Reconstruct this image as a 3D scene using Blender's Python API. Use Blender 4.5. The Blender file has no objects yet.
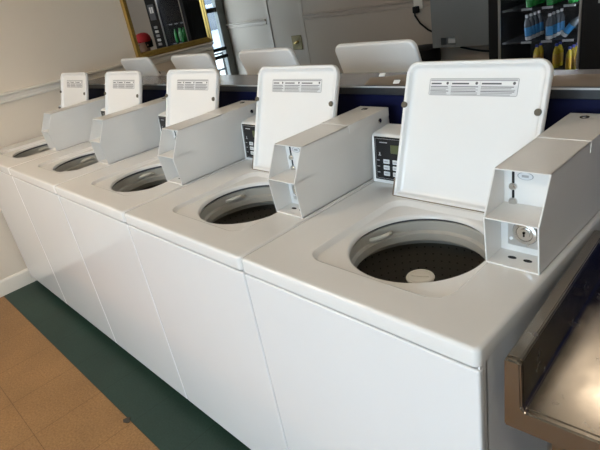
import bpy, bmesh, math, random
from mathutils import Vector, Matrix
random.seed(7)
PI = math.pi
C = bpy.context.scene.collection
S = bpy.context.scene

# ------------------------------------------------------------------ materials
MATS = {}
def mat(name, col, rough=.5, metal=0., noise=0., nscale=8., spec=.5, coat=0., bump=0., bscale=60., alpha=None):
    m = bpy.data.materials.new(name); m.use_nodes = True
    nt = m.node_tree; b = nt.nodes['Principled BSDF']
    b.inputs['Base Color'].default_value = (*col, 1)
    b.inputs['Roughness'].default_value = rough
    b.inputs['Metallic'].default_value = metal
    b.inputs['Specular IOR Level'].default_value = spec
    b.inputs['Coat Weight'].default_value = coat
    b.inputs['Coat Roughness'].default_value = .04
    tc = nt.nodes.new('ShaderNodeTexCoord')
    if noise:
        n = nt.nodes.new('ShaderNodeTexNoise'); n.inputs['Scale'].default_value = nscale; n.inputs['Detail'].default_value = 5
        nt.links.new(tc.outputs['Object'], n.inputs['Vector'])
        mx = nt.nodes.new('ShaderNodeMix'); mx.data_type = 'RGBA'
        mx.inputs[6].default_value = (*[max(0, c * (1 - noise)) for c in col], 1)
        mx.inputs[7].default_value = (*[min(1, c * (1 + noise)) for c in col], 1)
        nt.links.new(n.outputs['Fac'], mx.inputs[0]); nt.links.new(mx.outputs[2], b.inputs['Base Color'])
    if bump:
        n2 = nt.nodes.new('ShaderNodeTexNoise'); n2.inputs['Scale'].default_value = bscale; n2.inputs['Detail'].default_value = 3
        nt.links.new(tc.outputs['Object'], n2.inputs['Vector'])
        bp = nt.nodes.new('ShaderNodeBump'); bp.inputs['Strength'].default_value = bump; bp.inputs['Distance'].default_value = .002
        nt.links.new(n2.outputs['Fac'], bp.inputs['Height']); nt.links.new(bp.outputs['Normal'], b.inputs['Normal'])
    MATS[name] = m
    return m

def emis(name, col, strength):
    m = mat(name, (0, 0, 0), .6)
    b = m.node_tree.nodes['Principled BSDF']
    b.inputs['Emission Color'].default_value = (*col, 1); b.inputs['Emission Strength'].default_value = strength
    return m

def clear(name, tint=(1, 1, 1), gloss=.08, rough=.02, film=0., filmcol=(.5, .45, .4)):
    """a thin clear sheet: transparent with a faint glossy reflection and an optional milky film"""
    m = bpy.data.materials.new(name); m.use_nodes = True; nt = m.node_tree; nt.nodes.clear()
    out = nt.nodes.new('ShaderNodeOutputMaterial')
    t = nt.nodes.new('ShaderNodeBsdfTransparent'); t.inputs[0].default_value = (*tint, 1)
    g = nt.nodes.new('ShaderNodeBsdfGlossy'); g.inputs['Roughness'].default_value = rough
    mx = nt.nodes.new('ShaderNodeMixShader'); mx.inputs[0].default_value = gloss
    nt.links.new(t.outputs[0], mx.inputs[1]); nt.links.new(g.outputs[0], mx.inputs[2])
    last = mx
    if film:
        d = nt.nodes.new('ShaderNodeBsdfDiffuse'); d.inputs[0].default_value = (*filmcol, 1)
        m2 = nt.nodes.new('ShaderNodeMixShader'); m2.inputs[0].default_value = film
        nt.links.new(mx.outputs[0], m2.inputs[1]); nt.links.new(d.outputs[0], m2.inputs[2]); last = m2
    nt.links.new(last.outputs[0], out.inputs[0]); MATS[name] = m
    return m

ENAMEL = mat('enamel_white', (.78, .78, .78), .16, noise=.02, nscale=5, coat=.5)
DECKM  = mat('enamel_deck', (.78, .772, .755), .17, noise=.04, nscale=6, coat=.35)
COINM  = mat('coin_box_paint', (.765, .75, .725), .3, noise=.03, nscale=9, coat=.15)
LIDM   = mat('lid_enamel', (.84, .84, .83), .3, noise=.02, nscale=7, coat=.15)
CONSM  = mat('console_plastic', (.78, .78, .77), .38)
RUST   = mat('hinge_metal', (.24, .19, .14), .5, metal=.4, noise=.4, nscale=40)
RINGM  = mat('tub_ring_plastic', (.47, .46, .42), .42, noise=.06, nscale=12)
AGITM  = mat('agitator_plastic', (.66, .64, .58), .45)
AGDARK = mat('agitator_grey', (.30, .29, .27), .5)
BUMP   = mat('bumper_rubber', (.13, .11, .08), .6)
BLACK  = mat('black_gloss', (.012, .012, .014), .18)
BLACKM = mat('black_matte', (.007, .007, .008), .6, spec=.3)
DKGREY = mat('dark_grey', (.10, .10, .11), .5)
GREYP  = mat('grey_print', (.36, .36, .37), .5)
LTGREY = mat('light_grey', (.70, .71, .72), .45)
WHITE  = mat('white_print', (.83, .83, .82), .5)
LED    = mat('display_green', (.085, .095, .04), .3)
CHROME = mat('chrome', (.72, .71, .69), .18, metal=1.)
STEELP = mat('lock_plate_steel', (.60, .59, .57), .38, metal=.9, noise=.1, nscale=30)
FOOTM  = mat('foot_rubber', (.05, .05, .05), .7)
LEDGEM = mat('ledge_laminate', (.20, .20, .215), .24, noise=.1, nscale=30)
EDGEM  = mat('ledge_edge', (.03, .032, .036), .4)
EDGEW  = mat('ledge_edge_pale', (.55, .55, .55), .4)  # pale line along the front top edge of the ledge
BLUEM  = mat('divider_blue', (.004, .006, .042), .6, noise=.12, nscale=5, spec=.2)
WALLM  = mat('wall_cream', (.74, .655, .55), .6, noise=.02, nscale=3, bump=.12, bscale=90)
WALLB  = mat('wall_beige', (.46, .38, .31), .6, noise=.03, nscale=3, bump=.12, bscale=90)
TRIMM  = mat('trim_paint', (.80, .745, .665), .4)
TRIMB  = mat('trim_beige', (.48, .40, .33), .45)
CEILM  = mat('ceiling_paint', (.74, .66, .54), .8)
GOLD   = mat('gilt_frame', (.50, .34, .10), .34, metal=.85, noise=.25, nscale=25)
MIRR   = mat('mirror_glass', (.90, .90, .89), .0, metal=1.)
BRASS  = mat('old_brass', (.16, .125, .06), .4, metal=.7, noise=.3, nscale=20)
DOORF  = mat('grey_door_frame', (.16, .17, .165), .45)
BOXG   = mat('grey_metal_box', (.205, .215, .22), .45, noise=.03, nscale=6)
SILVER = mat('aluminium_trim', (.42, .41, .40), .35, metal=.8)
DGLASS = clear('case_glass', (.75, .77, .80), .018)
GLASS  = clear('clear_glass', (.96, .98, .97), .05)
SHEET  = clear('plastic_film', (.82, .76, .70), .10, .15, .42, (.46, .39, .32))

def steel_brushed():
    m = mat('brushed_steel', (.38, .345, .30), .2, metal=1.)
    nt = m.node_tree; b = nt.nodes['Principled BSDF']
    tc = nt.nodes.new('ShaderNodeTexCoord'); n2 = nt.nodes.new('ShaderNodeTexNoise')
    n2.inputs['Scale'].default_value = 14; n2.inputs['Detail'].default_value = 8; n2.inputs['Roughness'].default_value = .65
    nt.links.new(tc.outputs['Object'], n2.inputs['Vector'])
    mr = nt.nodes.new('ShaderNodeMapRange'); mr.inputs[1].default_value = .3; mr.inputs[2].default_value = .7; mr.inputs[3].default_value = .16; mr.inputs[4].default_value = .30
    nt.links.new(n2.outputs['Fac'], mr.inputs[0]); nt.links.new(mr.outputs[0], b.inputs['Roughness'])
    return m
STEEL = steel_brushed()

def drum_material():
    m = mat('perforated_drum', (.20, .19, .165), .42, metal=.35)
    nt = m.node_tree; b = nt.nodes['Principled BSDF']
    uv = nt.nodes.new('ShaderNodeUVMap')
    mp = nt.nodes.new('ShaderNodeMapping'); mp.inputs['Scale'].default_value = (64, 17, 1)
    nt.links.new(uv.outputs[0], mp.inputs[0])
    fr = nt.nodes.new('ShaderNodeVectorMath'); fr.operation = 'FRACTION'; nt.links.new(mp.outputs[0], fr.inputs[0])
    ds = nt.nodes.new('ShaderNodeVectorMath'); ds.operation = 'DISTANCE'; ds.inputs[1].default_value = (.5, .5, 0)
    nt.links.new(fr.outputs[0], ds.inputs[0])
    lt = nt.nodes.new('ShaderNodeMath'); lt.operation = 'LESS_THAN'; lt.inputs[1].default_value = .11
    nt.links.new(ds.outputs['Value'], lt.inputs[0])
    mx = nt.nodes.new('ShaderNodeMix'); mx.data_type = 'RGBA'
    mx.inputs[6].default_value = (.20, .19, .165, 1); mx.inputs[7].default_value = (.07, .062, .055, 1)
    nt.links.new(lt.outputs[0], mx.inputs[0]); nt.links.new(mx.outputs[2], b.inputs['Base Color'])
    return m
DRUMM = drum_material()

def floor_material():
    m = mat('tile_floor', (.3, .2, .1), .45, spec=.3)
    nt = m.node_tree; b = nt.nodes['Principled BSDF']; L = nt.links.new
    tc = nt.nodes.new('ShaderNodeTexCoord'); sp = nt.nodes.new('ShaderNodeSeparateXYZ'); L(tc.outputs['Object'], sp.inputs[0])
    n = nt.nodes.new('ShaderNodeTexNoise'); n.inputs['Scale'].default_value = 120; n.inputs['Detail'].default_value = 4; L(tc.outputs['Object'], n.inputs['Vector'])
    n2 = nt.nodes.new('ShaderNodeTexNoise'); n2.inputs['Scale'].default_value = 4; n2.inputs['Detail'].default_value = 3; L(tc.outputs['Object'], n2.inputs['Vector'])
    def ramp(src, a, c):
        r = nt.nodes.new('ShaderNodeValToRGB'); r.color_ramp.elements[0].position = .3; r.color_ramp.elements[1].position = .7
        r.color_ramp.elements[0].color = (*a, 1); r.color_ramp.elements[1].color = (*c, 1); L(src, r.inputs[0]); return r.outputs[0]
    tan = ramp(n.outputs['Fac'], (.21, .108, .038), (.32, .18, .075))
    grn = ramp(n.outputs['Fac'], (.012, .035, .027), (.020, .047, .037))
    def math_(op, a, v=None):
        q = nt.nodes.new('ShaderNodeMath'); q.operation = op
        L(a, q.inputs[0])
        if v is not None: q.inputs[1].default_value = v
        return q.outputs[0]
    def joint(src, off):
        f = math_('FRACT', math_('DIVIDE', math_('SUBTRACT', src, off), .3048))
        d = math_('ABSOLUTE', math_('SUBTRACT', f, .5))
        return math_('GREATER_THAN', d, .4955)
    jx = joint(sp.outputs['X'], -1.77); jy = joint(sp.outputs['Y'], -.192)
    mxj = nt.nodes.new('ShaderNodeMath'); mxj.operation = 'MAXIMUM'; L(jx, mxj.inputs[0]); L(jy, mxj.inputs[1])
    isg = math_('GREATER_THAN', sp.outputs['Y'], -.192)
    def mix(f, a, bb, mode='MIX'):
        q = nt.nodes.new('ShaderNodeMix'); q.data_type = 'RGBA'; q.blend_type = mode
        if isinstance(f, float): q.inputs[0].default_value = f
        else: L(f, q.inputs[0])
        for i, s in ((6, a), (7, bb)):
            if isinstance(s, tuple): q.inputs[i].default_value = s
            else: L(s, q.inputs[i])
        return q.outputs[2]
    base = mix(isg, tan, grn)
    wear = ramp(n2.outputs['Fac'], (.85, .85, .85), (1.08, 1.08, 1.08))
    base = mix(1.0, base, wear, 'MULTIPLY')
    dark = mix(1.0, base, (.45, .42, .40, 1), 'MULTIPLY')
    jf = math_('MULTIPLY', mxj.outputs[0], .8)
    L(mix(jf, base, dark), b.inputs['Base Color'])
    return m
FLOORM = floor_material()

# ------------------------------------------------------------------ mesh helpers
class MB:
    def __init__(self): self.bm = bmesh.new(); self.mats = []
    def mi(self, m):
        if m not in self.mats: self.mats.append(m)
        return self.mats.index(m)
    def _take(self, bm2, m, M=None):
        i = self.mi(m)
        for f in bm2.faces: f.material_index = i
        if M is not None: bm2.transform(M)
        me = bpy.data.meshes.new('tmp'); bm2.to_mesh(me); bm2.free()
        self.bm.from_mesh(me); bpy.data.meshes.remove(me)
        return self
    def box(self, lo, hi, m, bev=0., seg=2, M=None):
        b = bmesh.new(); bmesh.ops.create_cube(b, size=1)
        for v in b.verts:
            v.co = Vector([(lo[k] + hi[k]) / 2 + v.co[k] * (hi[k] - lo[k]) for k in range(3)])
        if bev: bmesh.ops.bevel(b, geom=list(b.edges), offset=bev, segments=seg, affect='EDGES', profile=.5)
        return self._take(b, m, M)
    def lathe(self, prof, m, seg=48, M=None, cap0=False, cap1=False, uv=False):
        b = bmesh.new(); rings = []
        for r, z in prof:
            rings.append([b.verts.new((r * math.cos(2 * PI * k / seg), r * math.sin(2 * PI * k / seg), z)) for k in range(seg)])
        for a, c in zip(rings, rings[1:]):
            for k in range(seg):
                b.faces.new((a[k], a[(k + 1) % seg], c[(k + 1) % seg], c[k]))
        if cap0: b.faces.new(list(reversed(rings[0])))
        if cap1: b.faces.new(rings[-1])
        return self._take(b, m, M)
    def cyl(self, p0, p1, r, m, seg=20, r1=None):
        p0, p1 = Vector(p0), Vector(p1); d = p1 - p0
        M = Matrix.Translation(p0) @ d.to_track_quat('Z', 'Y').to_matrix().to_4x4()
        L = d.length; e = min(r * .15, L * .2); r1 = r if r1 is None else r1
        return self.lathe([(r - e, 0), (r, e), (r1, L - e), (r1 - e, L)], m, seg, M, True, True)
    def prism(self, poly, axis, a, c, m, bev=0.):
        """polygon in the two other axes (cyclic order), extruded along axis from a to c"""
        b = bmesh.new()
        def co(p, t):
            if axis == 0: return (t, p[0], p[1])
            if axis == 1: return (p[0], t, p[1])
            return (p[0], p[1], t)
        A = [b.verts.new(co(p, a)) for p in poly]; B = [b.verts.new(co(p, c)) for p in poly]
        b.faces.new(A); b.faces.new(list(reversed(B)))
        n = len(poly)
        for k in range(n): b.faces.new((A[k], B[k], B[(k + 1) % n], A[(k + 1) % n]))
        bmesh.ops.recalc_face_normals(b, faces=b.faces)
        if bev: bmesh.ops.bevel(b, geom=list(b.edges), offset=bev, segments=2, affect='EDGES')
        return self._take(b, m)
    def rings(self, rr, m, cap0=False, cap1=False, closed=True):
        b = bmesh.new(); R = [[b.verts.new(p) for p in r] for r in rr]
        for a, c in zip(R, R[1:]):
            n = len(a)
            for k in range(n if closed else n - 1):
                b.faces.new((a[k], a[(k + 1) % n], c[(k + 1) % n], c[k]))
        if cap0: b.faces.new(list(reversed(R[0])))
        if cap1: b.faces.new(R[-1])
        return self._take(b, m)
    def tube(self, pts, r, m, seg=8):
        pts = [Vector(p) for p in pts]; rr = []; up = Vector((0.13, .27, 1))
        for i, p in enumerate(pts):
            t = (pts[min(i + 1, len(pts) - 1)] - pts[max(i - 1, 0)]).normalized()
            s = t.cross(up).normalized(); u = s.cross(t)
            rr.append([p + r * (math.cos(2 * PI * k / seg) * s + math.sin(2 * PI * k / seg) * u) for k in range(seg)])
        return self.rings(rr, m, True, True)
    def quad(self, pts, m):
        b = bmesh.new(); b.faces.new([b.verts.new(p) for p in pts]); return self._take(b, m)
    def move(self, M): self.bm.transform(M); return self
    def build(self, name, parent=None, smooth=35, recalc=True):
        if recalc: bmesh.ops.recalc_face_normals(self.bm, faces=self.bm.faces)
        me = bpy.data.meshes.new(name); self.bm.to_mesh(me); self.bm.free()
        for m in self.mats: me.materials.append(m)
        for p in me.polygons: p.use_smooth = True
        me.set_sharp_from_angle(angle=math.radians(smooth))
        o = bpy.data.objects.new(name, me); C.objects.link(o)
        wn = o.modifiers.new('weighted_normal', 'WEIGHTED_NORMAL'); wn.keep_sharp = True
        if parent: o.parent = parent
        return o

def tag(o, label, cat, group=None):
    o['label'] = label; o['category'] = cat
    if group: o['group'] = group
    return o
def thing(name, label, cat, loc=(0, 0, 0), rz=0., group=None):
    o = bpy.data.objects.new(name, None); o.empty_display_size = .1; C.objects.link(o)
    o.location = loc; o.rotation_euler = (0, 0, rz)
    return tag(o, label, cat, group)
def struct(o): o['kind'] = 'structure'; return o
def dup(root, loc, rz, label):
    def cp(o, parent):
        c = o.copy(); C.objects.link(c); c.parent = parent
        for ch in list(o.children): cp(ch, c)
        return c
    r = cp(root, None); r.location = loc; r.rotation_euler = (0, 0, rz); r['label'] = label
    return r

def rrect_sdf(x, y, x0, x1, y0, y1, r):
    cx, cy = (x0 + x1) / 2, (y0 + y1) / 2; hx, hy = (x1 - x0) / 2 - r, (y1 - y0) / 2 - r
    qx, qy = abs(x - cx) - hx, abs(y - cy) - hy
    return math.hypot(max(qx, 0), max(qy, 0)) + min(max(qx, qy), 0) - r
def ray_rrect(th, c, R):
    a, b = 0., 2.
    for _ in range(44):
        t = (a + b) / 2
        if rrect_sdf(c[0] + t * math.cos(th), c[1] + t * math.sin(th), *R) < 0: a = t
        else: b = t
    return c[0] + a * math.cos(th), c[1] + a * math.sin(th)
def rrect_pts(x0, x1, y0, y1, r, n=6, rs=None):
    """counter-clockwise outline; rs = per-corner radii (bl, br, tr, tl)"""
    rs = rs or (r, r, r, r); out = []
    for (cx, cy, a0, q) in ((x0, y0, PI, rs[0]), (x1, y0, 1.5 * PI, rs[1]), (x1, y1, 0, rs[2]), (x0, y1, .5 * PI, rs[3])):
        sx = 1 if cx == x0 else -1; sy = 1 if cy == y0 else -1
        for k in range(n + 1):
            a = a0 + .5 * PI * k / n
            out.append((cx + sx * q + q * math.cos(a), cy + sy * q + q * math.sin(a)))
    return out

# ------------------------------------------------------------------ the washing machine
P = .655
TOP = .914
TUB = (.016, .287)
def washer():
    W = thing('washing_machine', '', 'washing machine')
    # cabinet sides, back and bottom (open above the tub)
    m = MB()
    x0, x1 = -.3235, .3235
    m.box((x0, .010, .047), (x0 + .004, .69, .872), ENAMEL)
    m.box((x1 - .004, .010, .047), (x1, .69, .872), ENAMEL)
    m.box((x0, .686, .047), (x1, .69, .872), ENAMEL)
    m.box((x0, .010, .047), (x1, .69, .051), ENAMEL)
    m.box((x0, .030, .047), (x1, .034, .872), ENAMEL)
    m.build('cabinet', W)
    m = MB(); m.box((-.3255, 0.003, .056), (.3255, .022, .8670), ENAMEL, .005, 3); m.build('front_panel', W)
    for sx in (-1, 1):
        for y in (.07, .63):
            f = MB(); f.lathe([(.022, 0), (.024, .006), (.015, .018), (.010, .020), (.010, .05)], FOOTM, 20, Matrix.Translation((sx * .27, y, 0)), True, True)
            f.build('foot', W)
    # top deck: one sheet with the dished lid recess and round tub mouth
    angs = [2 * PI * k / 112 for k in range(112)]
    for cx, cy, sp in ((-.3265, .0, .03), (.3265, .0, .03), (.3265, .695, .03), (-.3265, .695, .03), (-.18, .09, .1), (.2, .09, .1), (.2, .47, .1), (-.18, .47, .1)):
        a = math.atan2(cy - TUB[1], cx - TUB[0])
        angs += [(a + sp * k / 5) % (2 * PI) for k in range(-5, 6)]
    angs = sorted(set(round(a, 5) for a in angs))
    def circ(r, z): return [(TUB[0] + r * math.cos(a), TUB[1] + r * math.sin(a), z) for a in angs]
    def rr(R, z): return [(*ray_rrect(a, TUB, R), z) for a in angs]
    X = .3265; Y0, Y1 = 0., .695
    m = MB()
    m.rings([circ(.1655, .8885), circ(.1660, .893), circ(.1685, .8985), circ(.1735, .9010),
             rr((-.166, .1985, .104, .458, .035), .9014), rr((-.170, .200, .101, .461, .040), .9026),
             rr((-.180, .205, .094, .470, .050), .9130), rr((-.184, .208, .090, .474, .054), TOP),
             rr((-X + .014, X - .014, Y0 + .014, Y1 - .014, .012), TOP), rr((-X + .008, X - .008, Y0 + .008, Y1 - .008, .012), TOP), rr((-X + .0025, X - .0025, Y0 + .0025, Y1 - .0025, .013), TOP - .002),
             rr((-X, X, Y0, Y1, .014), TOP - .0075), rr((-X, X, Y0, Y1, .014), .8765), rr((-X + .002, X - .002, Y0 + .002, Y1 - .002, .012), .8745),
             rr((-X + .012, X - .012, Y0 + .012, Y1 - .012, .010), .8745)], DECKM)
    m.build('top_deck', W, 50)
    T = Matrix.Translation((TUB[0], TUB[1], 0))
    # plastic tub cover ring with its steps
    m = MB()
    m.lathe([(.178, .878), (.174, .8785), (.172, .876), (.172, .851), (.168, .847), (.164, .845), (.1635, .841),
             (.1635, .825), (.167, .821), (.190, .817), (.192, .80), (.205, .796), (.24, .794)], RINGM, 96, T)
    ring = m.build('tub_ring', W)
    m = MB(); m.lathe([(.1665, .8895), (.182, .8895), (.182, .876), (.174, .876)], DKGREY, 96, T); m.build('gap_shade', W)  # dark band standing in for the shade in the gap under the rim
    m = MB()
    pts = []
    for k in range(11):
        a = math.radians(150 + 22 * k / 10); h = math.sin(PI * k / 10) ** .6
        pts.append((TUB[0] + (.171 - .024 * h) * math.cos(a), TUB[1] + (.171 - .024 * h) * math.sin(a), .858 + .010 * h))
    m.tube(pts, .006, AGITM, 8); m.build('ring_tab', ring)
    # drum
    m = MB()
    prof = [(.233, .795), (.233, .60), (.230, .52), (.215, .49), (.12, .485), (.03, .50)]
    m.lathe(prof, DRUMM, 96, T)
    d = m.build('drum', W, recalc=True)
    uvl = d.data.uv_layers.new(name='UVMap')
    for p in d.data.polygons:
        us = []
        for li in p.loop_indices:
            v = d.data.vertices[d.data.loops[li].vertex_index].co
            u = math.atan2(v.y - TUB[1], v.x - TUB[0]) / (2 * PI) % 1.
            rad = math.hypot(v.x - TUB[0], v.y - TUB[1])
            us.append([li, u, v.z / .4 if v.z > .5 else rad / .4])
        if max(u[1] for u in us) - min(u[1] for u in us) > .5:
            for u in us:
                if u[1] < .5: u[1] += 1
        for li, u, vv in us: uvl.data[li].uv = (u, vv)
    # agitator
    m = MB()
    m.lathe([(.15, .492), (.145, .505), (.09, .53), (.055, .58), (.042, .66), (.034, .76), (.032, .804)], AGDARK, 40, T, True, True)
    for k in range(4):
        a = k * PI / 2 + .35
        M = T @ Matrix.Rotation(a, 4, 'Z')
        m.box((.03, -.004, .50), (.135, .004, .56), AGDARK, .002, 1, M)
        m.box((.03, -.003, .56), (.062, .003, .70), AGDARK, .002, 1, M)
    ag = m.build('agitator', W)
    m = MB(); m.lathe([(.034, .804), (.0355, .807), (.034, .810), (.027, .8115), (.024, .8100), (.001, .8100)], AGITM, 40, T, False, True)
    m.box((-.022, -.002, .809), (.022, .002, .8115), AGITM, .0008, 1, T @ Matrix.Rotation(.4, 4, 'Z'))
    m.build('agitator_cap', ag)
    # lid, standing open and leaning on the console
    LX0, LX1, LH = -.203, .192, .381
    lean = math.radians(19.5)
    # local lid frame: u = x, v up along the lid, w towards the front
    ML = Matrix.Translation((0, .487, .9085)) @ Matrix(((1, 0, 0, 0), (0, math.sin(lean), -math.cos(lean), 0), (0, math.cos(lean), math.sin(lean), 0), (0, 0, 0, 1)))
    def ring(ins, w, r=None):
        rt = max(.034 - ins, .006) if r is None else r; rb = max(.010 - ins, .004) if r is None else r
        return [(u, v, w) for u, v in rrect_pts(LX0 + ins, LX1 - ins, ins, LH - ins, 0, 7, (rb, rb, rt, rt))]
    m = MB()
    m.rings([ring(.010, -.021), ring(.003, -.019), ring(0, -.014), ring(0, -.004), ring(.003, 0.), ring(.009, 0.), ring(.0125, -.0015), ring(.0155, -.0085), ring(.020, -.0125), ring(.030, -.0135)], LIDM, True, True)
    m.move(ML); lid = m.build('lid', W, 45)
    for u, vb in ((LX0 + .006, .264), (LX1 - .015, .258)):
        m = MB(); m.lathe([(.0085, -.002), (.0085, .003), (.007, .005), (.004, .0055)], BUMP, 20, Matrix.Translation((u, vb, 0)), False, True)
        m.lathe([(.0035, .0052), (.003, .0062)], BUMP, 12, Matrix.Translation((u, vb, 0)), False, True)
        m.move(ML); m.build('bumper', lid)
    m = MB(); m.cyl((LX0 + .004, .0005, .003), (LX1 - .004, .0005, .003), .0050, RUST, 10)
    m.box((LX0 - .001, -.001, -.010), (LX0 + .004, .055, .0015), RUST, .001, 1)
    m.move(ML); m.build('hinge_rod', lid)['label'] = 'rusty hinge rod along the foot of the lid'
    m = MB()
    a0, a1, b0, b1 = -.131, .116, .293, .337; w0 = -.0132
    def q(x0, x1, y0, y1, w, mm): m.quad([(x0, y0, w), (x1, y0, w), (x1, y1, w), (x0, y1, w)], mm)
    m.rings([[(u, v, w0) for u, v in rrect_pts(a0, a1, b0, b1, .004, 3)], [(u, v, w0 + .0003) for u, v in rrect_pts(a0, a1, b0, b1, .004, 3)]], GREYP, False, True)
    q(a0 + .0015, a1 - .0015, b0 + .0015, b1 - .0015, w0 + .0004, LTGREY)
    q(a0 + .004, a1 - .004, b1 - .0065, b1 - .0035, w0 + .0006, GREYP)
    for k, (c0, c1) in enumerate(((a0 + .003, a0 + .063), (a0 + .065, a0 + .146), (a0 + .149, a1 - .003))):
        q(c0, c1, b1 - .0175, b1 - .008, w0 + .0006, WHITE)
        q(c0 + .003, c0 + (.034, .052, .055)[k], b1 - .0155, b1 - .0115, w0 + .0008, DKGREY)
        m.lathe([(.0038, w0 + .0006), (.0036, w0 + .0009)], DKGREY, 14, Matrix.Translation((c1 - .008, b1 - .0125, 0)), False, True)
        yy = b1 - .0205
        for j in range(6):
            q(c0 + .002, c1 - random.uniform(.002, .016), yy - .0019, yy, w0 + .0008, GREYP if j % 3 else DKGREY); yy -= .0038
    m.move(ML); m.build('warning_label', lid)['label'] = 'white and grey printed instruction sticker in three columns'
    # control console
    m = MB()
    m.prism([(.552, TOP - .002), (.566, 1.054), (.570, 1.061), (.580, 1.067), (.655, 1.073), (.664, 1.067), (.668, TOP - .002)], 0, -.3245, .198, CONSM, .004)
    con = m.build('console', W)
    fl = math.atan2(.014, .154)
    MC = Matrix.Translation((0, .5519, TOP)) @ Matrix.Rotation(-fl, 4, 'X')
    # in the panel frame: x along, z up, -y outwards
    m = MB(); m.box((-.311, -.0016, .012), (-.10, .002, .146), BLACK, .001, 1)
    e = .004
    for lo, hi in (((-.306, 0, .017), (-.105, 0, .0178)), ((-.306, 0, .1402), (-.105, 0, .141)), ((-.306, 0, .017), (-.3052, 0, .141)), ((-.1058, 0, .017), (-.105, 0, .141))):
        m.box((lo[0], -.0020, lo[2]), (hi[0], -.0012, hi[2]), GREYP)
    for k in range(3): m.box((-.302, -.002, .034 + .019 * k), (-.292, -.0012, .0365 + .019 * k), GREYP)
    m.box((-.296, -.002, .088), (-.286, -.0012, .090), GREYP); m.box((-.293, -.002, .090), (-.289, -.0012, .099), GREYP)
    m.box((-.290, -.002, .128), (-.262, -.0012, .131), GREYP)
    m.move(MC); pan = m.build('control_panel', con)
    m = MB(); m.box((-.250, -.003, .098), (-.208, -.001, .124), LED, .001, 1); m.move(MC); m.build('display', con)
    for i in range(2):
        for k in range(3):
            m = MB(); bx = -.277 + i * .034; bz = .027 + .019 * k
            m.box((bx, -.0045, bz), (bx + .022, -.001, bz + .0135), LTGREY, .0015, 2)
            m.box((bx + .004, -.0049, bz + .005), (bx + .018, -.0044, bz + .0085), GREYP)
            m.move(MC); m.build('button', con)
    # coin meter: long sheet metal housing open at the front
    xa, xb = .2010, .3140; t = .0032
    prof = [(.268, TOP - .001), (.260, 1.020), (.309, 1.113), (.705, 1.113), (.705, TOP - .001)]
    m = MB()
    m.prism(prof, 0, xa, xa + t, COINM, .0008); m.prism(prof, 0, xb - t, xb, COINM, .0008)
    m.box((xa, .309, 1.113 - t), (xb, .705, 1.113), COINM, .0008, 1)
    m.box((xa, .268, TOP - .001), (xb, .705, TOP + t), COINM, .0008, 1)
    m.box((xa, .702, TOP), (xb, .705, 1.113), COINM)
    m.box((xa, .260, 1.021), (xb, .348, 1.0238), COINM, .0006, 1)          # shelf between the two mouths
    m.box((xa + t, .347, 1.02), (xb - t, .350, 1.112), COINM)                 # plate in the upper mouth
    m.box((xa + t, .332, TOP), (xb - t, .335, 1.02), COINM)
    for k in (0, 1):
        m.lathe([(.0075, 0), (.0075, .0006)], BLACKM, 16, Matrix.Translation((xa + .041 + .033 * k, .304, TOP + t)) @ Matrix.Diagonal((1.25, .7, 1, 1)), False, True)
    mb = m.build('coin_meter', W)
    m = MB()                                                                    # service cover on top with its flap
    m.box((xa - .0006, .510, 1.1128), (xb + .0012, .7052, 1.1146), COINM, .0006, 1)
    m.box((xb - .0002, .510, 1.088), (xb + .0014, .7052, 1.1146), COINM, .0005, 1)
    cov = m.build('service_cover', mb)
    m = MB(); M = Matrix.Translation((xa + .044, .672, 1.1146))
    m.lathe([(.0105, 0), (.0105, .0012), (.007, .0014)], BLACKM, 24, M, False, True)
    m.lathe([(.006, .001), (.006, .003), (.004, .0034)], CHROME, 20, M @ Matrix.Translation((0, -.003, 0)), False, True)
    m.build('cover_lock', cov)['label'] = 'dark round cam lock'
    m = MB(); m.lathe([(.008, 0), (.008, .002), (.005, .003)], CHROME, 20, Matrix.Translation((xb + .0012, .655, 1.085)) @ Matrix.Rotation(PI / 2, 4, 'Y'), True, True); m.build('side_lock', mb)
    m = MB()
    sx = xa + .023
    m.box((sx - .0025, .3455, 1.024), (sx + .0025, .3472, 1.110), BLACK); m.build('coin_slot', mb)['label'] = 'black vertical coin slot'
    for z, r in ((1.062, .0085), (1.028, .009)):
        m = MB(); m.lathe([(r, 0), (r, .004), (r * .75, .007), (r * .3, .0075)], CHROME, 24, Matrix.Translation((sx, .347, z)) @ Matrix.Rotation(PI / 2, 4, 'X'), True, True); m.build('coin_knob', mb)['label'] = 'round chrome stud'
    m = MB(); ov = Matrix.Translation((xa + .048, .347, 1.087)) @ Matrix.Rotation(PI / 2, 4, 'X') @ Matrix.Diagonal((1, .5, 1, 1))
    m.lathe([(.0165, 0), (.0165, .0008)], GREYP, 28, ov, False, True); m.lathe([(.0145, .0008), (.0145, .0010)], LTGREY, 28, ov, False, True)
    m.box((xa + .041, .3454, 1.0845), (xa + .055, .3459, 1.0895), GREYP); m.build('oval_badge', mb)
    m = MB()
    m.box((xa + .020, .3275, TOP + .020), (xb - .004, .3325, 1.014), STEELP, .001, 1)
    pl = m.build('lock_plate', mb)
    LM = Matrix.Translation((xa + .061, .3275, .973)) @ Matrix.Rotation(PI / 2, 4, 'X')
    m = MB(); m.lathe([(.0275, 0), (.0275, .006), (.0245, .011), (.018, .0125), (.0165, .0105), (.0115, .0105), (.011, .014), (.001, .0145)], CHROME, 40, LM, True, True)
    m.box((-.0016, -.006, .0142), (.0016, .003, .0152), BLACK, 0, 1, LM); m.lathe([(.003, .0142), (.003, .0152)], BLACK, 14, LM @ Matrix.Translation((0, .003, 0)), False, True)
    m.build('drum_lock', pl)
    for px_, pz in ((.028, .950), (.064, .944), (.092, .940)):
        m = MB(); m.lathe([(.004, 0), (.004, .0015), (.002, .003)], WHITE if px_ < .04 else CHROME, 14, Matrix.Translation((xa + px_, .3275, pz)) @ Matrix.Rotation(PI / 2, 4, 'X'), True, True); m.build('screw', pl)
    return W

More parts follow.
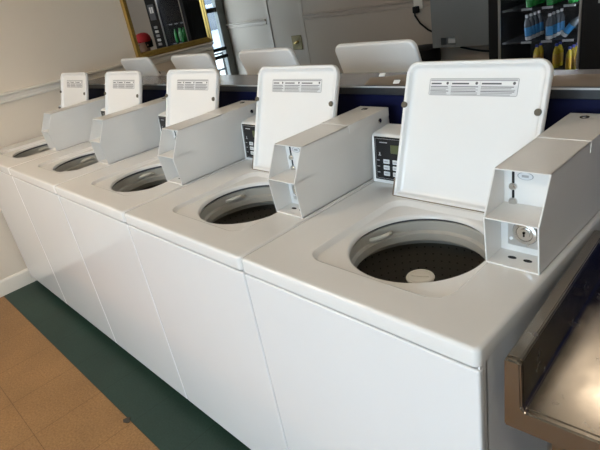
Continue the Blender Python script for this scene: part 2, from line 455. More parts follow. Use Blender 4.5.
w0 = washer()
XC = [-(k + .5) * P for k in range(5)]
w0.location = (XC[0], 0, 0); w0['group'] = 'washers in the front row'
w0['label'] = 'white top-load washer nearest the stainless steel table, lid raised'
for k, lb in ((1, 'white top-load washer second from the stainless steel table, lid raised'),
              (2, 'middle white top-load washer of the front row of five, lid raised'),
              (3, 'white top-load washer second from the cream left wall, front row, lid raised'),
              (4, 'white top-load washer in the corner against the cream left wall, front row')):
    cpy = dup(w0, (XC[k], 0, 0), 0, lb)
    for ch in cpy.children:
        if ch.name.startswith('coin_meter'): ch.location.y = {1: -.020, 2: -.010}.get(k, 0)
bx = [-.985, -1.64, -2.295, -2.95]
for x, lb in zip(bx, ('washer behind the ledge, its raised lid nearest the grey wall box',
                      'washer behind the ledge, its raised lid just below the brass door plate',
                      'washer behind the ledge, its raised lid under the right corner of the mirror',
                      'washer behind the ledge nearest the left wall, its lid under the mirror left corner')):
    o = dup(w0, (x, 1.648, 0), PI, lb); o['group'] = 'washers in the row behind the divider'

# ------------------------------------------------------------------ divider and ledge
m = MB(); m.box((-3.3, .752, 0), (2.2, .935, 1.1375), BLUEM); struct(m.build('wall_divider'))
m = MB(); m.box((-3.298, .740, 1.1380), (2.2, .945, 1.1660), EDGEM, .002, 1)
m.box((-3.297, .743, 1.1655), (2.2, .942, 1.1675), LEDGEM)
m.box((-3.297, .7385, 1.1625), (2.2, .7405, 1.1672), EDGEW)
tag(m.build('ledge'), 'long dark grey laminate ledge capping the blue divider between the washer rows', 'ledge')
# crumpled clear plastic sheet lying on the ledge
def sheet():
    m = MB(); nx, ny = 40, 8; top = []; 
    for i in range(nx + 1):
        u = i / nx; row = []
        for j in range(ny + 1):
            v = j / ny
            x = -.86 + .99 * u + .05 * (1 - v) * (1 - u)
            y = .750 + .10 * v
            env = min(1, u * 6)
            z = 1.1705 + env * (.003 * v + .004 * (1 + math.sin(9 * u + 5 * v)) * v + .003 * (1 + math.sin(31 * u - 8 * v)) * v * (1 - u))
            row.append((x, y, z))
        top.append(row)
    m.rings(top, SHEET, closed=False)
    m.rings([[(x, y, z - .0025) for x, y, z in r] for r in top], SHEET, closed=False)
    return m.build('plastic_sheet')
tag(sheet(), 'tan tinted clear plastic sheet lying along the grey ledge', 'plastic sheet')
for (x, y, z, rz, lb) in ((-.786, .824, 1.1845, .2, 'small white paper tag on the plastic sheet, nearest its back left corner'),
                          (-.675, .752, 1.178, .1, 'small white paper tag on the plastic sheet close to the front edge'),
                          (-.69, .892, 1.198, .3, 'small white paper tag on the plastic sheet farthest back beside the near lid')):
    m = MB(); m.box((-.011, -.007, 0), (.011, .007, .003), WHITE, .0008, 1, Matrix.Translation((x, y, z)) @ Matrix.Rotation(rz, 4, 'Z') @ Matrix.Rotation(.6, 4, 'X'))
    tag(m.build('paper_tag'), lb, 'tag', 'paper tags on the plastic sheet')

# ------------------------------------------------------------------ room shell
H = 2.7
XR, YF, YB, XL, XE = 2.6, -3.4, 3.55, -3.30, -5.25
def plane(name, pts, m, thick=None):
    q = MB(); q.quad(pts, m); return q.build(name, recalc=False)
m = MB(); m.box((XE - .1, YF - .1, -.08), (XR + .1, YB + .1, 0), FLOORM); struct(m.build('floor'))
m = MB(); m.box((XE - .1, YF - .1, H), (XR + .1, YB + .1, H + .1), CEILM); struct(m.build('ceiling'))
m = MB(); m.box((XL - .12, YF, 0), (XL, 1.90, H), WALLM); struct(m.build('wall_left'))
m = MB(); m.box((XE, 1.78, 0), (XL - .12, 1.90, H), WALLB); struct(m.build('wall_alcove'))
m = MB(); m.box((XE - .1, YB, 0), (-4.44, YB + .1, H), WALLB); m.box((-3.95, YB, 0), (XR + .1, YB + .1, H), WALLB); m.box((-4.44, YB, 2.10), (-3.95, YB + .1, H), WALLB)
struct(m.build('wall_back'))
m = MB(); m.box((XR, YF, 0), (XR + .1, YB, H), WALLM); struct(m.build('wall_right'))
WX0, WX1 = -1.0, 1.4
m = MB(); m.box((XE - .1, YF - .1, 0), (XR + .1, YF, .40), WALLM); m.box((XE - .1, YF - .1, 2.45), (XR + .1, YF, H), WALLM)
m.box((XE - .1, YF - .1, .40), (WX0, YF, 2.45), WALLM); m.box((WX1, YF - .1, .40), (XR + .1, YF, 2.45), WALLM)
struct(m.build('wall_front'))
m = MB(); m.box((XE - .1, 1.78, 0), (XE, 2.44, H), WALLB); m.box((XE - .1, 2.44, 2.15), (XE, YB, H), WALLB); struct(m.build('wall_entrance'))
# the unseen shop windows that light the room
def shop_window(n, axis, c, lo, hi, z0, z1, parts):
    m = MB()
    def b(a0, a1, q0, q1):
        if axis == 1: m.box((a0, c - .09, q0), (a1, c - .02, q1), DOORF)
        else: m.box((c + .02, a0, q0), (c + .09, a1, q1), DOORF)
    b(lo, hi, z0, z0 + .05); b(lo, hi, z1 - .05, z1)
    for k in range(parts + 1):
        x = lo + (hi - lo - .05) * k / parts; b(x, x + .05, z0 + .05, z1 - .05)
    o = struct(m.build('window_%d' % n))
    g = MB()
    if axis == 1: g.box((lo, c - .058, z0), (hi, c - .052, z1), GLASS)
    else: g.box((c + .052, lo, z0), (c + .058, hi, z1), GLASS)
    g.build('pane', o)
shop_window(1, 1, YF, WX0, WX1, .40, 2.45, 3)

def rail(name, axis, c, a0, a1, side, mm):
    """chair rail moulding; side = direction it sticks out"""
    pr = [(0, 1.160), (.006, 1.162), (.014, 1.166), (.014, 1.176), (.006, 1.180), (.007, 1.198), (.022, 1.203), (.032, 1.210), (.032, 1.219), (0, 1.2215)]
    m = MB()
    if axis == 0: m.prism([(c + side * d, z) for d, z in pr], 1, a0, a1, mm)
    else: m.prism([(c + side * d, z) for d, z in pr], 0, a0, a1, mm)
    return struct(m.build(name))
rail('trim_1', 0, XL, YF, 1.90, 1, TRIMM)
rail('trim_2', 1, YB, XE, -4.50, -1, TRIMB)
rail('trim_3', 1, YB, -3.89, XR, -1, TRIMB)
def base(name, axis, c, a0, a1, side, mm):
    pr = [(0, 0), (.014, 0), (.014, .088), (.009, .098), (.006, .104), (0, .104)]
    m = MB(); m.prism([(c + side * d, z) for d, z in pr], 1 if axis == 0 else 0, a0, a1, mm); return struct(m.build(name))
base('baseboard_left', 0, XL, YF, 1.90, 1, TRIMM)
base('baseboard_back', 1, YB, -3.89, XR, -1, TRIMB)
# painted door in the back wall
m = MB(); m.box((-4.44, YB + .004, 0), (-3.95, YB + .05, 2.10), WALLB); d1 = struct(m.build('door_1'))
m = MB(); m.box((-4.50, YB - .004, 0), (-4.44, YB + .012, 2.16), TRIMB, .003, 1); m.box((-3.95, YB - .004, 0), (-3.89, YB + .012, 2.16), TRIMB, .003, 1); m.box((-4.44, YB - .004, 2.10), (-3.95, YB + .012, 2.16), TRIMB, .003, 1); m.build('door_frame', d1)
m = MB(); m.box((-4.130, YB - .005, .860), (-3.975, YB + .0045, 1.012), BRASS, .003, 1); hp = m.build('handle_plate', d1)
m = MB(); m.tube([(-4.06, YB + .002, .93), (-4.06, YB - .03, .935), (-4.04, YB - .036, .94), (-4.0, YB - .036, .955)], .009, GOLD, 10); m.build('door_handle', hp)
# glass entrance door at the far left, next to the back wall
m = MB()
m.box((XE - .07, 3.435, 0), (XE + .0, 3.548, 2.15), DOORF, .004, 1); m.box((XE - .07, 2.44, 0), (XE, 2.53, 2.15), DOORF, .004, 1)
m.box((XE - .07, 2.53, 2.07), (XE, 3.435, 2.15), DOORF, .004, 1); m.box((XE - .07, 2.53, .02), (XE, 3.435, .16), DOORF, .004, 1)
m.box((XE - .05, 2.53, 1.385), (XE - .01, 3.435, 1.435), BLACKM)
d2 = struct(m.build('door_2'))
for a, c, e, g in ((2.53, 3.435, .16, 2.07),):
    m = MB(); m.box((XE - .040, a, e), (XE - .034, c, g), GLASS); m.build('door_pane', d2)
for z in (.955, .865):
    m = MB(); m.cyl((XE + .03, 2.56, z), (XE + .03, 3.425, z), .022, BLACKM); 
    for y in (2.58, 3.41): m.cyl((XE - .034, y, z), (XE + .03, y, z), .010, BLACKM)
    m.build('push_bar', d2)

# outdoors beyond that door: pale forecourt, parked car, bike rack
PAVE = mat('pale_paving', (.62, .61, .58), .8, noise=.15, nscale=3)
CARP = mat('car_paint', (.20, .23, .30), .25, coat=.5)
CARG = mat('car_glass', (.02, .025, .035), .08)
m = MB(); m.box((-30, -16, -.12), (XE - .1, 24, -.02), PAVE); m.box((XE - .1, -16, -.12), (20, YF - .1, -.02), PAVE); m.box((XR + .1, YF - .1, -.12), (20, 24, -.02), PAVE); struct(m.build('ground'))
def car():
    t = thing('parked_car', 'pale parked car outside the glass entrance door', 'car', (-9.4, 5.3, -.02), math.radians(97))
    body = [(-2.1, .30), (-2.12, .55), (-2.0, .78), (-1.2, .92), (-.55, 1.0), (1.5, 1.02), (2.05, .92), (2.12, .55), (2.08, .30)]
    m = MB(); m.prism(body, 1, -.86, .86, CARP, .05); b = m.build('car_body', t)
    m = MB(); m.prism([(-1.0, .95), (-.30, 1.42), (1.05, 1.44), (1.75, 1.0)], 1, -.74, .74, CARG, .05); m.build('cabin_glass', t)
    m = MB(); m.prism([(-.28, 1.41), (-.2, 1.47), (.95, 1.48), (1.05, 1.43)], 1, -.72, .72, CARP, .02); m.build('car_roof', t)
    for x in (-1.35, 1.35):
        for y in (-.80, .80):
            m = MB(); m.cyl((x, y - .1, .32), (x, y + .1, .32), .32, BLACKM, 28); m.cyl((x, y - .11, .32), (x, y + .11, .32), .19, SILVER, 20); m.build('wheel', t)
    for y in (-.62, .62):
        m = MB(); m.box((-2.13, y - .16, .58), (-2.05, y + .16, .72), CHROME, .02); m.build('headlight', t)
car()
def rack():
    t = thing('bike_rack', 'white metal grid rack standing outside the glass entrance door', 'rack', (-6.6, 3.95, -.02))
    m = MB()
    for k in range(7): m.box((-.02, -.6 + .2 * k - .012, .0), (.02, -.6 + .2 * k + .012, .80), BLACKM)
    for k in range(4): m.box((-.02, -.62, .05 + .24 * k), (.02, .62, .075 + .24 * k), BLACKM)
    m.build('grid', t)
    m = MB(); m.box((-.06, -.63, .02), (-.03, .63, .80), WHITE); m.build('backing_panel', t)
rack()
m = MB(); m.box((-8.4, .2, 2.62), (XE - .12, 9.5, 2.80), CEILM); struct(m.build('added_canopy'))  # unseen canopy added to cut sky light coming through the door
m = MB()
m.box((-20, -6, -.02), (-17, 26, 4.2), WALLB); fb = m.build('building'); tag(fb, 'low beige building added across the forecourt to block sky beyond the entrance door', 'building')  # building added opposite the door to block more of the sky
m = MB()
for k in range(8): m.box((-17.02, -4 + 3.6 * k, 1.0), (-16.99, -2 + 3.6 * k, 2.6), CARG)
m.build('shopfront_windows', fb)

# ------------------------------------------------------------------ gilt mirror standing on the chair rail
mi = thing('wall_mirror', 'gilt framed mirror on the left wall resting on the chair rail', 'mirror', (XL, 1.565, 1.2225))
hy, hz = .340, .92
m = MB()
def fr(ins, d): return [(d, -hy + ins, ins), (d, hy - ins, ins), (d, hy - ins, hz - ins), (d, -hy + ins, hz - ins)]
m.rings([fr(0, .002), fr(0, .020), fr(.006, .030), fr(.014, .030), fr(.022, .022), fr(.030, .024), fr(.038, .016), fr(.042, .012)], GOLD)
m.build('mirror_frame', mi, 30)
m = MB(); m.box((.006, -hy + .036, .036), (.014, hy - .036, hz - .036), MIRR); m.build('mirror_glass', mi)

# ------------------------------------------------------------------ drinks vending machine
VX0, VX1, VY = -1.462, -.615, 2.89
vm = thing('vending_machine', 'black glass-fronted drinks vending machine against the back wall', 'vending machine', ((VX0 + VX1) / 2, VY, 0))
def vbox(m, lo, hi, mm, bev=0.): m.box((lo[0] - (VX0 + VX1) / 2, lo[1] - VY, lo[2]), (hi[0] - (VX0 + VX1) / 2, hi[1] - VY, hi[2]), mm, bev, 1)
VH = 1.83
GX0, GX1 = -1.392, -.870
m = MB()
vbox(m, (VX0, VY + .06, .03), (VX0 + .03, YB - .03, VH), BLACKM); vbox(m, (VX1 - .14, VY + .06, .03), (VX1, YB - .03, VH), BLACKM)
vbox(m, (VX0, YB - .06, .03), (VX1, YB - .03, VH), BLACKM); vbox(m, (VX0, VY + .06, VH - .05), (VX1, YB - .03, VH), BLACKM); vbox(m, (VX0, VY + .06, .03), (VX1, YB - .03, .42), BLACKM)
m.build('vending_cabinet', vm)
m = MB()
vbox(m, (VX0, VY, .03), (GX0, VY + .06, VH), BLACKM, .004); vbox(m, (GX1, VY, .03), (VX1, VY + .06, VH), BLACKM, .004)
vbox(m, (GX0, VY, VH - .16), (GX1, VY + .06, VH), BLACKM, .004); vbox(m, (GX0, VY, .03), (GX1, VY + .06, .62), BLACKM, .004)
dr = m.build('vending_door', vm)
m = MB()
for xx in (GX0, GX1 - .014): vbox(m, (xx, VY - .004, .60), (xx + .014, VY + .012, VH - .14), SILVER, .002)
m.build('silver_trim', dr)
m = MB(); vbox(m, (GX0, VY + .02, .62), (GX1, VY + .026, VH - .16), DGLASS); m.build('glass_pane', dr)
m = MB(); vbox(m, (GX1 + .06, VY - .008, 1.42), (GX1 + .20, VY + .002, 1.60), DKGREY, .003)
for k in range(2): vbox(m, (GX1 + .08 + .05 * k, VY - .010, 1.50), (GX1 + .115 + .05 * k, VY - .007, 1.57), WHITE)
kp = m.build('price_display', dr)
for r in range(5):
    m = MB(); vbox(m, (GX1 + .09, VY - .010, 1.12 + .05 * r), (GX1 + .17, VY - .001, 1.15 + .05 * r), LTGREY if r % 2 else GREYP, .002); m.build('key', dr)
m = MB(); vbox(m, (GX0 + .05, VY - .006, .25), (GX1 - .05, VY + .002, .45), DKGREY, .004); m.build('delivery_flap', dr)
LAMP = emis('unseen_case_light', (.95, .98, 1.), 45.)
for xx in (GX0 - .038, GX1 + .085):  # side strips added out of sight to brighten the bottles
    m = MB(); vbox(m, (xx, VY + .061, .66), (xx + .014, VY + .072, VH - .22), LAMP); m.build('unseen_case_light', vm)
m = MB(); vbox(m, (GX0 + .02, VY + .062, VH - .175), (GX1 - .02, VY + .085, VH - .165), LAMP); m.build('unseen_case_light', vm)
shelf_z = [.700, .912, 1.120, 1.345]
cols = [-1.30, -1.228, -1.098, -.966]
colx = [-1.232, -1.100, -.967]
for z in shelf_z:
    m = MB(); vbox(m, (GX0 - .005, VY + .075, z - .012), (GX1 + .0, VY + .50, z), BLACKM)
    sh = m.build('shelf', vm)
    for x in colx + [-1.36, -.862 - .02]:
        if -1.33 < x < -.89:
            m = MB(); vbox(m, (x - .034, VY + .068, z - .012), (x + .034, VY + .075, z + .002), LTGREY, .001); m.build('price_tag', sh)
PLAST = mat('clear_bottle_plastic', (.13, .15, .17), .25, coat=.3)
BLUEL = mat('bottle_label_blue', (.05, .33, .75), .4)
ORAN = mat('bottle_label_orange', (.62, .36, .03), .4)
GREEN = mat('green_drink', (.03, .38, .07), .25, coat=.4)
YELL = mat('yellow_drink', (.65, .50, .03), .25, coat=.4)
CAPB = mat('blue_cap', (.03, .05, .40), .4)
def bottle(kind):
    b = bpy.data.objects.new('drink_bottle', None); C.objects.link(b)
    body, lab, cap = {'blue': (PLAST, BLUEL, WHITE), 'green': (GREEN, GREEN, GREEN), 'yellow': (YELL, ORAN, CAPB)}[kind]
    m = MB()
    m.lathe([(.020, 0), (.030, .004), (.0325, .012), (.0325, .05), (.031, .055), (.031, .11), (.0325, .115), (.032, .130), (.022, .155), (.014, .168), (.013, .178)],
            WHITE if kind == 'blue' else body, 24, None, True, True) if kind != 'blue' else (
        m.lathe([(.022, 0), (.030, .003), (.0325, .010), (.0325, .030)], WHITE, 24, None, True, False),
        m.lathe([(.0325, .030), (.0325, .115), (.032, .130), (.022, .155), (.014, .168), (.013, .178)], PLAST, 24, None, False, True))
    m.build('bottle_body', b)
    m = MB(); m.lathe([(.0328, .034), (.0334, .036), (.0334, .100 if kind == 'blue' else .112), (.0328, .102 if kind == 'blue' else .114)], lab, 24); m.build('bottle_label', b)
    m = MB(); m.lathe([(.0145, .176), (.0150, .178), (.0150, .194), (.012, .197)], cap, 18, None, True, True); m.build('bottle_cap', b)
    return b
protos = {}
def put_bottle(kind, x, y, z, ry, rx, label, group):
    if kind not in protos: o = bottle(kind); protos[kind] = o
    else:
        def cp(s, par):
            c = s.copy(); C.objects.link(c); c.parent = par
            for ch in list(s.children): cp(ch, c)
            return c
        o = cp(protos[kind], None)
    o.location = (x, y, z); o.rotation_euler = (rx, ry, 0); o.scale = (.66, .66, .82)
    tag(o, label, 'bottle', group)
depth = ['front', 'second', 'third', 'fourth']
coln = ['left', 'middle', 'right']
for ci, x in enumerate(colx):
    for d in range(4):
        y = VY + .112 + .064 * d
        put_bottle('green', x, y, 1.1205, 0, 0, f'green drink bottle on the top vending shelf, {coln[ci]} column, {depth[d]} from the glass', 'green bottles in the vending machine')
        if ci == 2 or d > 1:
            put_bottle('yellow', x, y, .7005, 0, 0, f'yellow blue-capped drink bottle on the lowest vending shelf, {coln[ci]} column, {depth[d]} from glass', 'yellow bottles in the vending machine')
put_bottle('yellow', -.906, VY + .112, .7005, 0, 0, 'yellow drink bottle on the lowest vending shelf, against the right edge of the glass', 'yellow bottles in the vending machine')
for ci, x in enumerate(colx):
    for d in range(4 if ci < 2 else 1):
        y = VY + .112 + .064 * d
        tilt = (math.radians(-6), 0, math.radians(40))[ci]
        put_bottle('blue', x - (.045 if ci == 2 else 0), y, .9125 + .0290 * abs(math.sin(tilt)), tilt, 0,
                   'leaning blue-labelled drink bottle alone in its column on the middle vending shelf' if ci == 2 else
                   f'blue-labelled drink bottle on the middle vending shelf, {coln[ci]} column, {depth[d]} from the glass', 'blue-labelled bottles in the vending machine')
put_bottle('blue', -.925, VY + .200, .9125 + .0290 * math.sin(.35), .35, 0, 'blue-labelled drink bottle on the middle vending shelf, against the right edge', 'blue-labelled bottles in the vending machine')

# ------------------------------------------------------------------ grey wall box, bin, cable, outlet
cb = thing('change_machine', 'plain grey metal wall box left of the vending machine', 'change machine', (-1.81, 3.25, .853))
m = MB()
def cbx(lo, hi, mm, bev=0.): m.box((lo[0] + 1.81, lo[1] - 3.25, lo[2] - .853), (hi[0] + 1.81, hi[1] - 3.25, hi[2] - .853), mm, bev, 1)
sx0, sx1, sz0, sz1 = -2.056, -1.925, .858, .928
cbx((-2.135, 3.25, .853), (sx0, 3.54, 1.72), BOXG); cbx((sx1, 3.25, .853), (-1.50, 3.54, 1.72), BOXG); cbx((sx0, 3.25, sz1), (sx1, 3.54, 1.72), BOXG); cbx((sx0, 3.33, .853), (sx1, 3.54, sz1), BOXG)
m.build('box_body', cb)
m = MB(); cbx((sx0, 3.25, .853), (sx1, 3.26, .872), BOXG); cbx((sx0, 3.255, .853), (sx1, 3.33, .858), SILVER); cbx((sx0 + .03, 3.31, .875), (sx1 - .03, 3.33, .915), LTGREY); m.build('coin_cup', cb)
m = MB(); m.lathe([(.13, 0), (.15, .72), (.155, .73), (.155, .84), (.12, .855), (.02, .86)], BLACKM, 36, Matrix.Translation((-2.30, 3.34, 0)), True, True)
tag(m.build('trash_bin'), 'black round trash bin standing under the left edge of the grey wall box', 'bin')
m = MB(); m.tube([(-2.05 + .6 * k / 14, 3.545, .80 - .045 * math.sin(PI * k / 14)) for k in range(15)], .008, BLACKM)
tag(m.build('wall_cable'), 'black cable sagging along the back wall under the grey box', 'cable')
ol = thing('wall_outlet', 'cream wall outlet with a black plug above the bin', 'outlet', (-2.43, YB, 1.19))
m = MB(); m.box((-.045, -.034, -.045), (.045, -.025, .075), TRIMM, .003, 1); m.box((-.04, -.027, -.04), (.04, 0, .07), TRIMM); m.build('outlet_plate', ol)
m = MB(); m.box((-.035, -.075, -.075), (.015, -.030, -.020), BLACKM, .008); m.build('plug', ol)
m = MB(); m.tube([(-2.44, 3.48, 1.135), (-2.43, 3.46, 1.10), (-2.38, 3.46, 1.03), (-2.31, 3.47, .97), (-2.24, 3.49, .93), (-2.14, 3.53, .91)], .008, BLACKM)
tag(m.build('power_cord'), 'black power cord hanging from the wall outlet to the grey box', 'cord')

# ------------------------------------------------------------------ stainless steel table at the right
tb = thing('steel_table', 'stainless steel work table with raised side edge beside the nearest washer', 'table', (.032, .022, 0), math.radians(3.6))
m = MB()
ZT, ZS, ZB = .898, .798, .750
LW, DP = 1.3, .505
m.prism([(0, ZB), (0, ZT), (.004, ZT + .003), (.023, ZT + .003), (.027, ZT), (.030, ZS + .004), (.034, ZS), (LW, ZS), (LW, ZB), (LW - .03, ZB), (LW - .03, ZS - .012), (.012, ZS - .012), (.012, ZB)], 1, .012, DP, STEEL, .0015)
m.build('table_top', tb)
m = MB(); m.prism([(0, ZB), (0, ZT), (.004, ZT + .003), (.023, ZT + .003), (.027, ZT), (.030, ZS + .006), (.036, ZS), (LW, ZS), (LW, ZB)], 1, 0, .0125, STEEL, .003); m.build('front_apron', tb)
for x in (.07, LW - .07):
    for y in (.08, DP - .08):
        m = MB(); m.cyl((x, y, 0), (x, y, ZS - .01), .02, STEEL); m.cyl((x, y, 0), (x, y, .03), .028, FOOTM); m.build('leg', tb)
m = MB(); m.box((.03, .06, .30), (LW - .03, DP - .06, .325), STEEL, .004); m.build('under_shelf', tb)

# chip of dirt on the floor
m = MB(); m.prism([(-.020, -.010), (-.004, -.016), (.014, -.008), (.020, .004), (.004, .008), (-.002, .018), (-.014, .010)], 2, .0005, .004, mat('dirt', (.05, .04, .03), .8), .0008)
o = m.build('floor_chip'); o.location = (-1.492, -.200, 0); tag(o, 'dark chip of dirt at the edge of the green floor strip', 'dirt chip')

# ------------------------------------------------------------------ ceiling lamps (out of view)
LITB = emis('fluorescent_diffuser_dim', (1., .84, .66), 9.)
LITL = emis('fluorescent_diffuser_bright', (1., .83, .64), 27.)
LITE = emis('fluorescent_diffuser', (1., .85, .68), 9.)
for (x, y, lb) in ((-2.2, -1.2, 'ceiling light over the front floor near the left wall'), (.6, -1.2, 'ceiling light over the front floor near the steel table'), (-.28, 2.15, 'ceiling light over the back aisle')):
    t = thing('ceiling_light', lb, 'ceiling light', (x, y, H - .07), 0, 'ceiling lights')
    hw = .22 if y > 0 else .60
    m = MB(); m.box((-hw - .02, -.17, .012), (hw + .02, .17, .069), WHITE, .004, 1); m.build('lamp_housing', t)
    m = MB(); m.box((-hw, -.15, 0), (hw, .15, .012), LITB if y > 0 else LITE if x > 0 else LITL); m.build('lamp_diffuser', t)

# ------------------------------------------------------------------ seated person in a red cap (shown only in the mirror)
SKIN = mat('skin', (.46, .27, .18), .5); SHIRT = mat('dark_shirt', (.03, .03, .04), .8); JEANS = mat('dark_trousers', (.04, .05, .09), .8)
REDC = mat('red_cap', (.50, .02, .03), .7); HAIRM = mat('dark_hair', (.02, .014, .01), .6)
def skin_obj(name, chains, m, parent, sub=2, root=0):
    """chains: list of [(co, r), ...]; a chain may start with an int = index of an earlier vertex to join"""
    vs, es, rs = [], [], []
    for ch in chains:
        prev = None
        for it in ch:
            if isinstance(it, int): prev = it; continue
            vs.append(it[0]); rs.append(it[1]); i = len(vs) - 1
            if prev is not None: es.append((prev, i))
            prev = i
    me = bpy.data.meshes.new(name); me.from_pydata(vs, es, [])
    o = bpy.data.objects.new(name, me); C.objects.link(o)
    s = o.modifiers.new('skin', 'SKIN'); s.use_smooth_shade = True
    sv = me.skin_vertices[0].data
    for i, r in enumerate(rs):
        sv[i].radius = (r, r) if not isinstance(r, tuple) else r
        sv[i].use_root = (i == root)
    u = o.modifiers.new('sub', 'SUBSURF'); u.levels = sub; u.render_levels = sub
    dg = bpy.context.evaluated_depsgraph_get()
    me2 = bpy.data.meshes.new_from_object(o.evaluated_get(dg)); bpy.data.objects.remove(o); bpy.data.meshes.remove(me)
    me2.name = name; me2.materials.clear(); me2.materials.append(m)
    for p in me2.polygons: p.use_smooth = True; p.material_index = 0
    o2 = bpy.data.objects.new(name, me2); C.objects.link(o2)
    if parent: o2.parent = parent
    return o2
def person(loc, rz):
    t = thing('person', 'seated person in a red cap and dark clothes, seen in the mirror', 'person', loc, rz)
    # faces -y; seat height .45
    z = .45
    ch = [[((0, 0, z + .10), (.13, .10)), ((0, .02, z + .22), (.125, .092)), ((0, .03, z + .36), (.15, .105)), ((0, .03, z + .46), (.12, .085)), ((0, .02, z + .52), .055), ((0, .005, z + .57), .052)],
          [5, ((0, -.01, z + .64), (.078, .088)), ((0, -.01, z + .72), (.078, .092)), ((0, 0, z + .78), (.055, .07))]]
    n = 9
    for s in (-1, 1):
        b0 = n
        ch.append([3, ((s * .17, .03, z + .46), .052), ((s * .215, .02, z + .34), .044), ((s * .225, -.02, z + .20), .038), ((s * .18, -.14, z + .175), .032), ((s * .13, -.25, z + .165), .024), ((s * .12, -.29, z + .16), (.036, .020)), ((s * .115, -.33, z + .155), (.034, .016))]); n += 7
        hand = n - 1
        for k in range(4):
            fx = s * (.115 + (k - 1.5) * .019); L = (.062, .072, .068, .052)[k]
            ch.append([hand, ((fx, -.355, z + .152), .0085), ((fx, -.355 - L * .6, z + .145), .008), ((fx, -.355 - L * .9, z + .130), .0065)]); n += 3
        ch.append([hand - 1, ((s * .075, -.305, z + .158), .010), ((s * .062, -.335, z + .150), .008)]); n += 2
        ch.append([0, ((s * .09, -.05, z + .085), .082), ((s * .11, -.25, z + .085), .072), ((s * .12, -.44, z + .075), .058), ((s * .12, -.44, z - .12), .052), ((s * .12, -.42, z - .34), .036), ((s * .12, -.43, .055), .036), ((s * .125, -.50, .040), (.040, .028)), ((s * .13, -.57, .032), (.034, .022))]); n += 8
    body = skin_obj('body', ch, SKIN, t)
    # shirt and trousers follow the body
    shp = [[((0, -.005, z + .075), (.182, .150)), ((0, .015, z + .22), (.158, .125)), ((0, .03, z + .36), (.16, .115)), ((0, .03, z + .47), (.128, .093)), ((0, .02, z + .505), .068)]]
    for s in (-1, 1): shp.append([3, ((s * .17, .03, z + .465), .062), ((s * .217, .02, z + .34), .055), ((s * .228, -.02, z + .20), .048), ((s * .18, -.14, z + .178), .042), ((s * .14, -.225, z + .168), .034)])
    skin_obj('shirt', shp, SHIRT, t)
    trp = [[((0, 0, z + .15), (.166, .134)), ((0, 0, z + .09), (.168, .138))]]
    for s in (-1, 1): trp.append([1, ((s * .09, -.05, z + .088), .092), ((s * .11, -.25, z + .088), .082), ((s * .12, -.44, z + .08), .068), ((s * .12, -.44, z - .12), .062), ((s * .12, -.42, z - .32), .050)])
    skin_obj('trousers', trp, JEANS, t)
    for s in (-1, 1):
        m = MB(); m.box((s * .125 - .048, -.61, 0.), (s * .125 + .048, -.37, .03), BLACKM, .012); m.box((s * .125 - .042, -.60, .025), (s * .125 + .042, -.385, .085), BLACKM, .03); m.build('shoe', t)
        m = MB(); m.lathe([(.001, -.008), (.011, -.004), (.012, .003), (.001, .008)], SKIN, 16, Matrix.Translation((s * .088, .0, z + .685)) @ Matrix.Diagonal((.6, 1, 1.8, 1))); m.build('ear', body)
        m = MB(); m.lathe([(.001, -.008), (.008, -.005), (.009, 0), (.008, .005), (.001, .008)], BLACK, 14, Matrix.Translation((s * .032, -.098, z + .70))); m.build('eye', body)
    m = MB(); m.prism([(-.100, z + .705), (-.122, z + .672), (-.118, z + .664), (-.098, z + .664)], 0, -.012, .012, SKIN, .003); m.build('nose', body)
    m = MB(); m.box((-.022, -.103, z + .634), (.022, -.092, z + .643), mat('lips', (.36, .14, .12), .5), .003); m.build('mouth', body)
    m = MB(); m.lathe([(.093, -.075), (.097, -.02), (.094, .03), (.06, .07)], HAIRM, 32, Matrix.Translation((0, .034, z + .722)) @ Matrix.Diagonal((.90, .86, .9, 1)), True, True); m.build('hair', t)
    m = MB(); m.lathe([(.104, .0), (.104, .03), (.096, .065), (.075, .095), (.04, .112), (.001, .116)], REDC, 36, Matrix.Translation((0, 0, z + .73)) @ Matrix.Diagonal((.94, 1.05, 1, 1)), True, True)
    m.prism([(-.075, -.07), (-.07, -.14), (-.04, -.175), (0, -.185), (.04, -.175), (.07, -.14), (.075, -.07)], 2, z + .732, z + .742, REDC, .003); m.build('cap', t)
    return t
PX, PY = -.30, 2.90
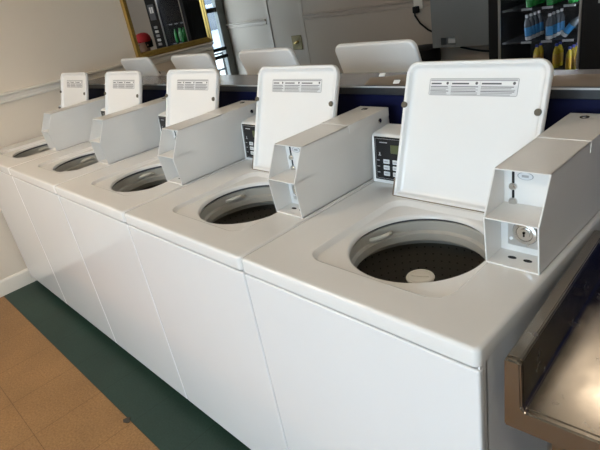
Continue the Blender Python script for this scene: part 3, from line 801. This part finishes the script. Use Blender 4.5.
person((PX, PY, 0), 0)
chr_ = thing('waiting_chair', 'dark plastic chair with metal legs holding the person in the red cap', 'chair', (PX, PY, 0))
m = MB(); m.box((-.23, -.24, .425), (.23, .20, .447), DKGREY, .010); m.build('seat', chr_)
m = MB(); m.box((-.22, .19, .55), (.22, .215, .88), DKGREY, .010); m.build('backrest', chr_)
for sx in (-.2, .2):
    m = MB(); m.cyl((sx, -.20, 0), (sx, -.20, .43), .012, CHROME); m.build('leg', chr_)
    m = MB(); m.tube([(sx, .20, 0), (sx, .20, .45), (sx, .205, .60), (sx, .208, .80)], .012, CHROME); m.build('leg', chr_)

# ------------------------------------------------------------------ light, world, camera
w = bpy.data.worlds.new('World'); S.world = w; w.use_nodes = True
nt = w.node_tree; bg = nt.nodes['Background']
bg.inputs['Color'].default_value = (.66, .82, 1.0, 1); bg.inputs['Strength'].default_value = 11.0
def portal(name, loc, rot, sx, sy):
    l = bpy.data.lights.new(name, 'AREA'); l.shape = 'RECTANGLE'; l.size = sx; l.size_y = sy; l.cycles.is_portal = True
    o = bpy.data.objects.new(name, l); C.objects.link(o); o.location = loc; o.rotation_euler = rot
portal('window_portal', ((WX0 + WX1) / 2, YF - .05, 1.425), (-PI / 2, 0, PI), WX1 - WX0, 2.05)
portal('door_portal', (XE - .08, 2.98, 1.1), (PI / 2, 0, -PI / 2), .92, 1.95)

cam = bpy.data.cameras.new('camera'); co = bpy.data.objects.new('camera', cam); C.objects.link(co)
co.location = (.34651275, -.62476542, 1.51108368); co.rotation_euler = (1.13326648, .16929815, .79008764)
cam.sensor_fit = 'HORIZONTAL'; cam.sensor_width = 36; cam.lens = 514.294 / 600 * 36; cam.clip_start = .02
S.camera = co
S.view_settings.view_transform = 'Standard'; S.view_settings.look = 'None'; S.view_settings.gamma = 1; S.view_settings.use_curve_mapping = False
S.view_settings.exposure = .05
S.cycles.max_bounces = 10; S.cycles.transparent_max_bounces = 16; S.cycles.use_denoising = True; S.cycles.sample_clamp_indirect = 6
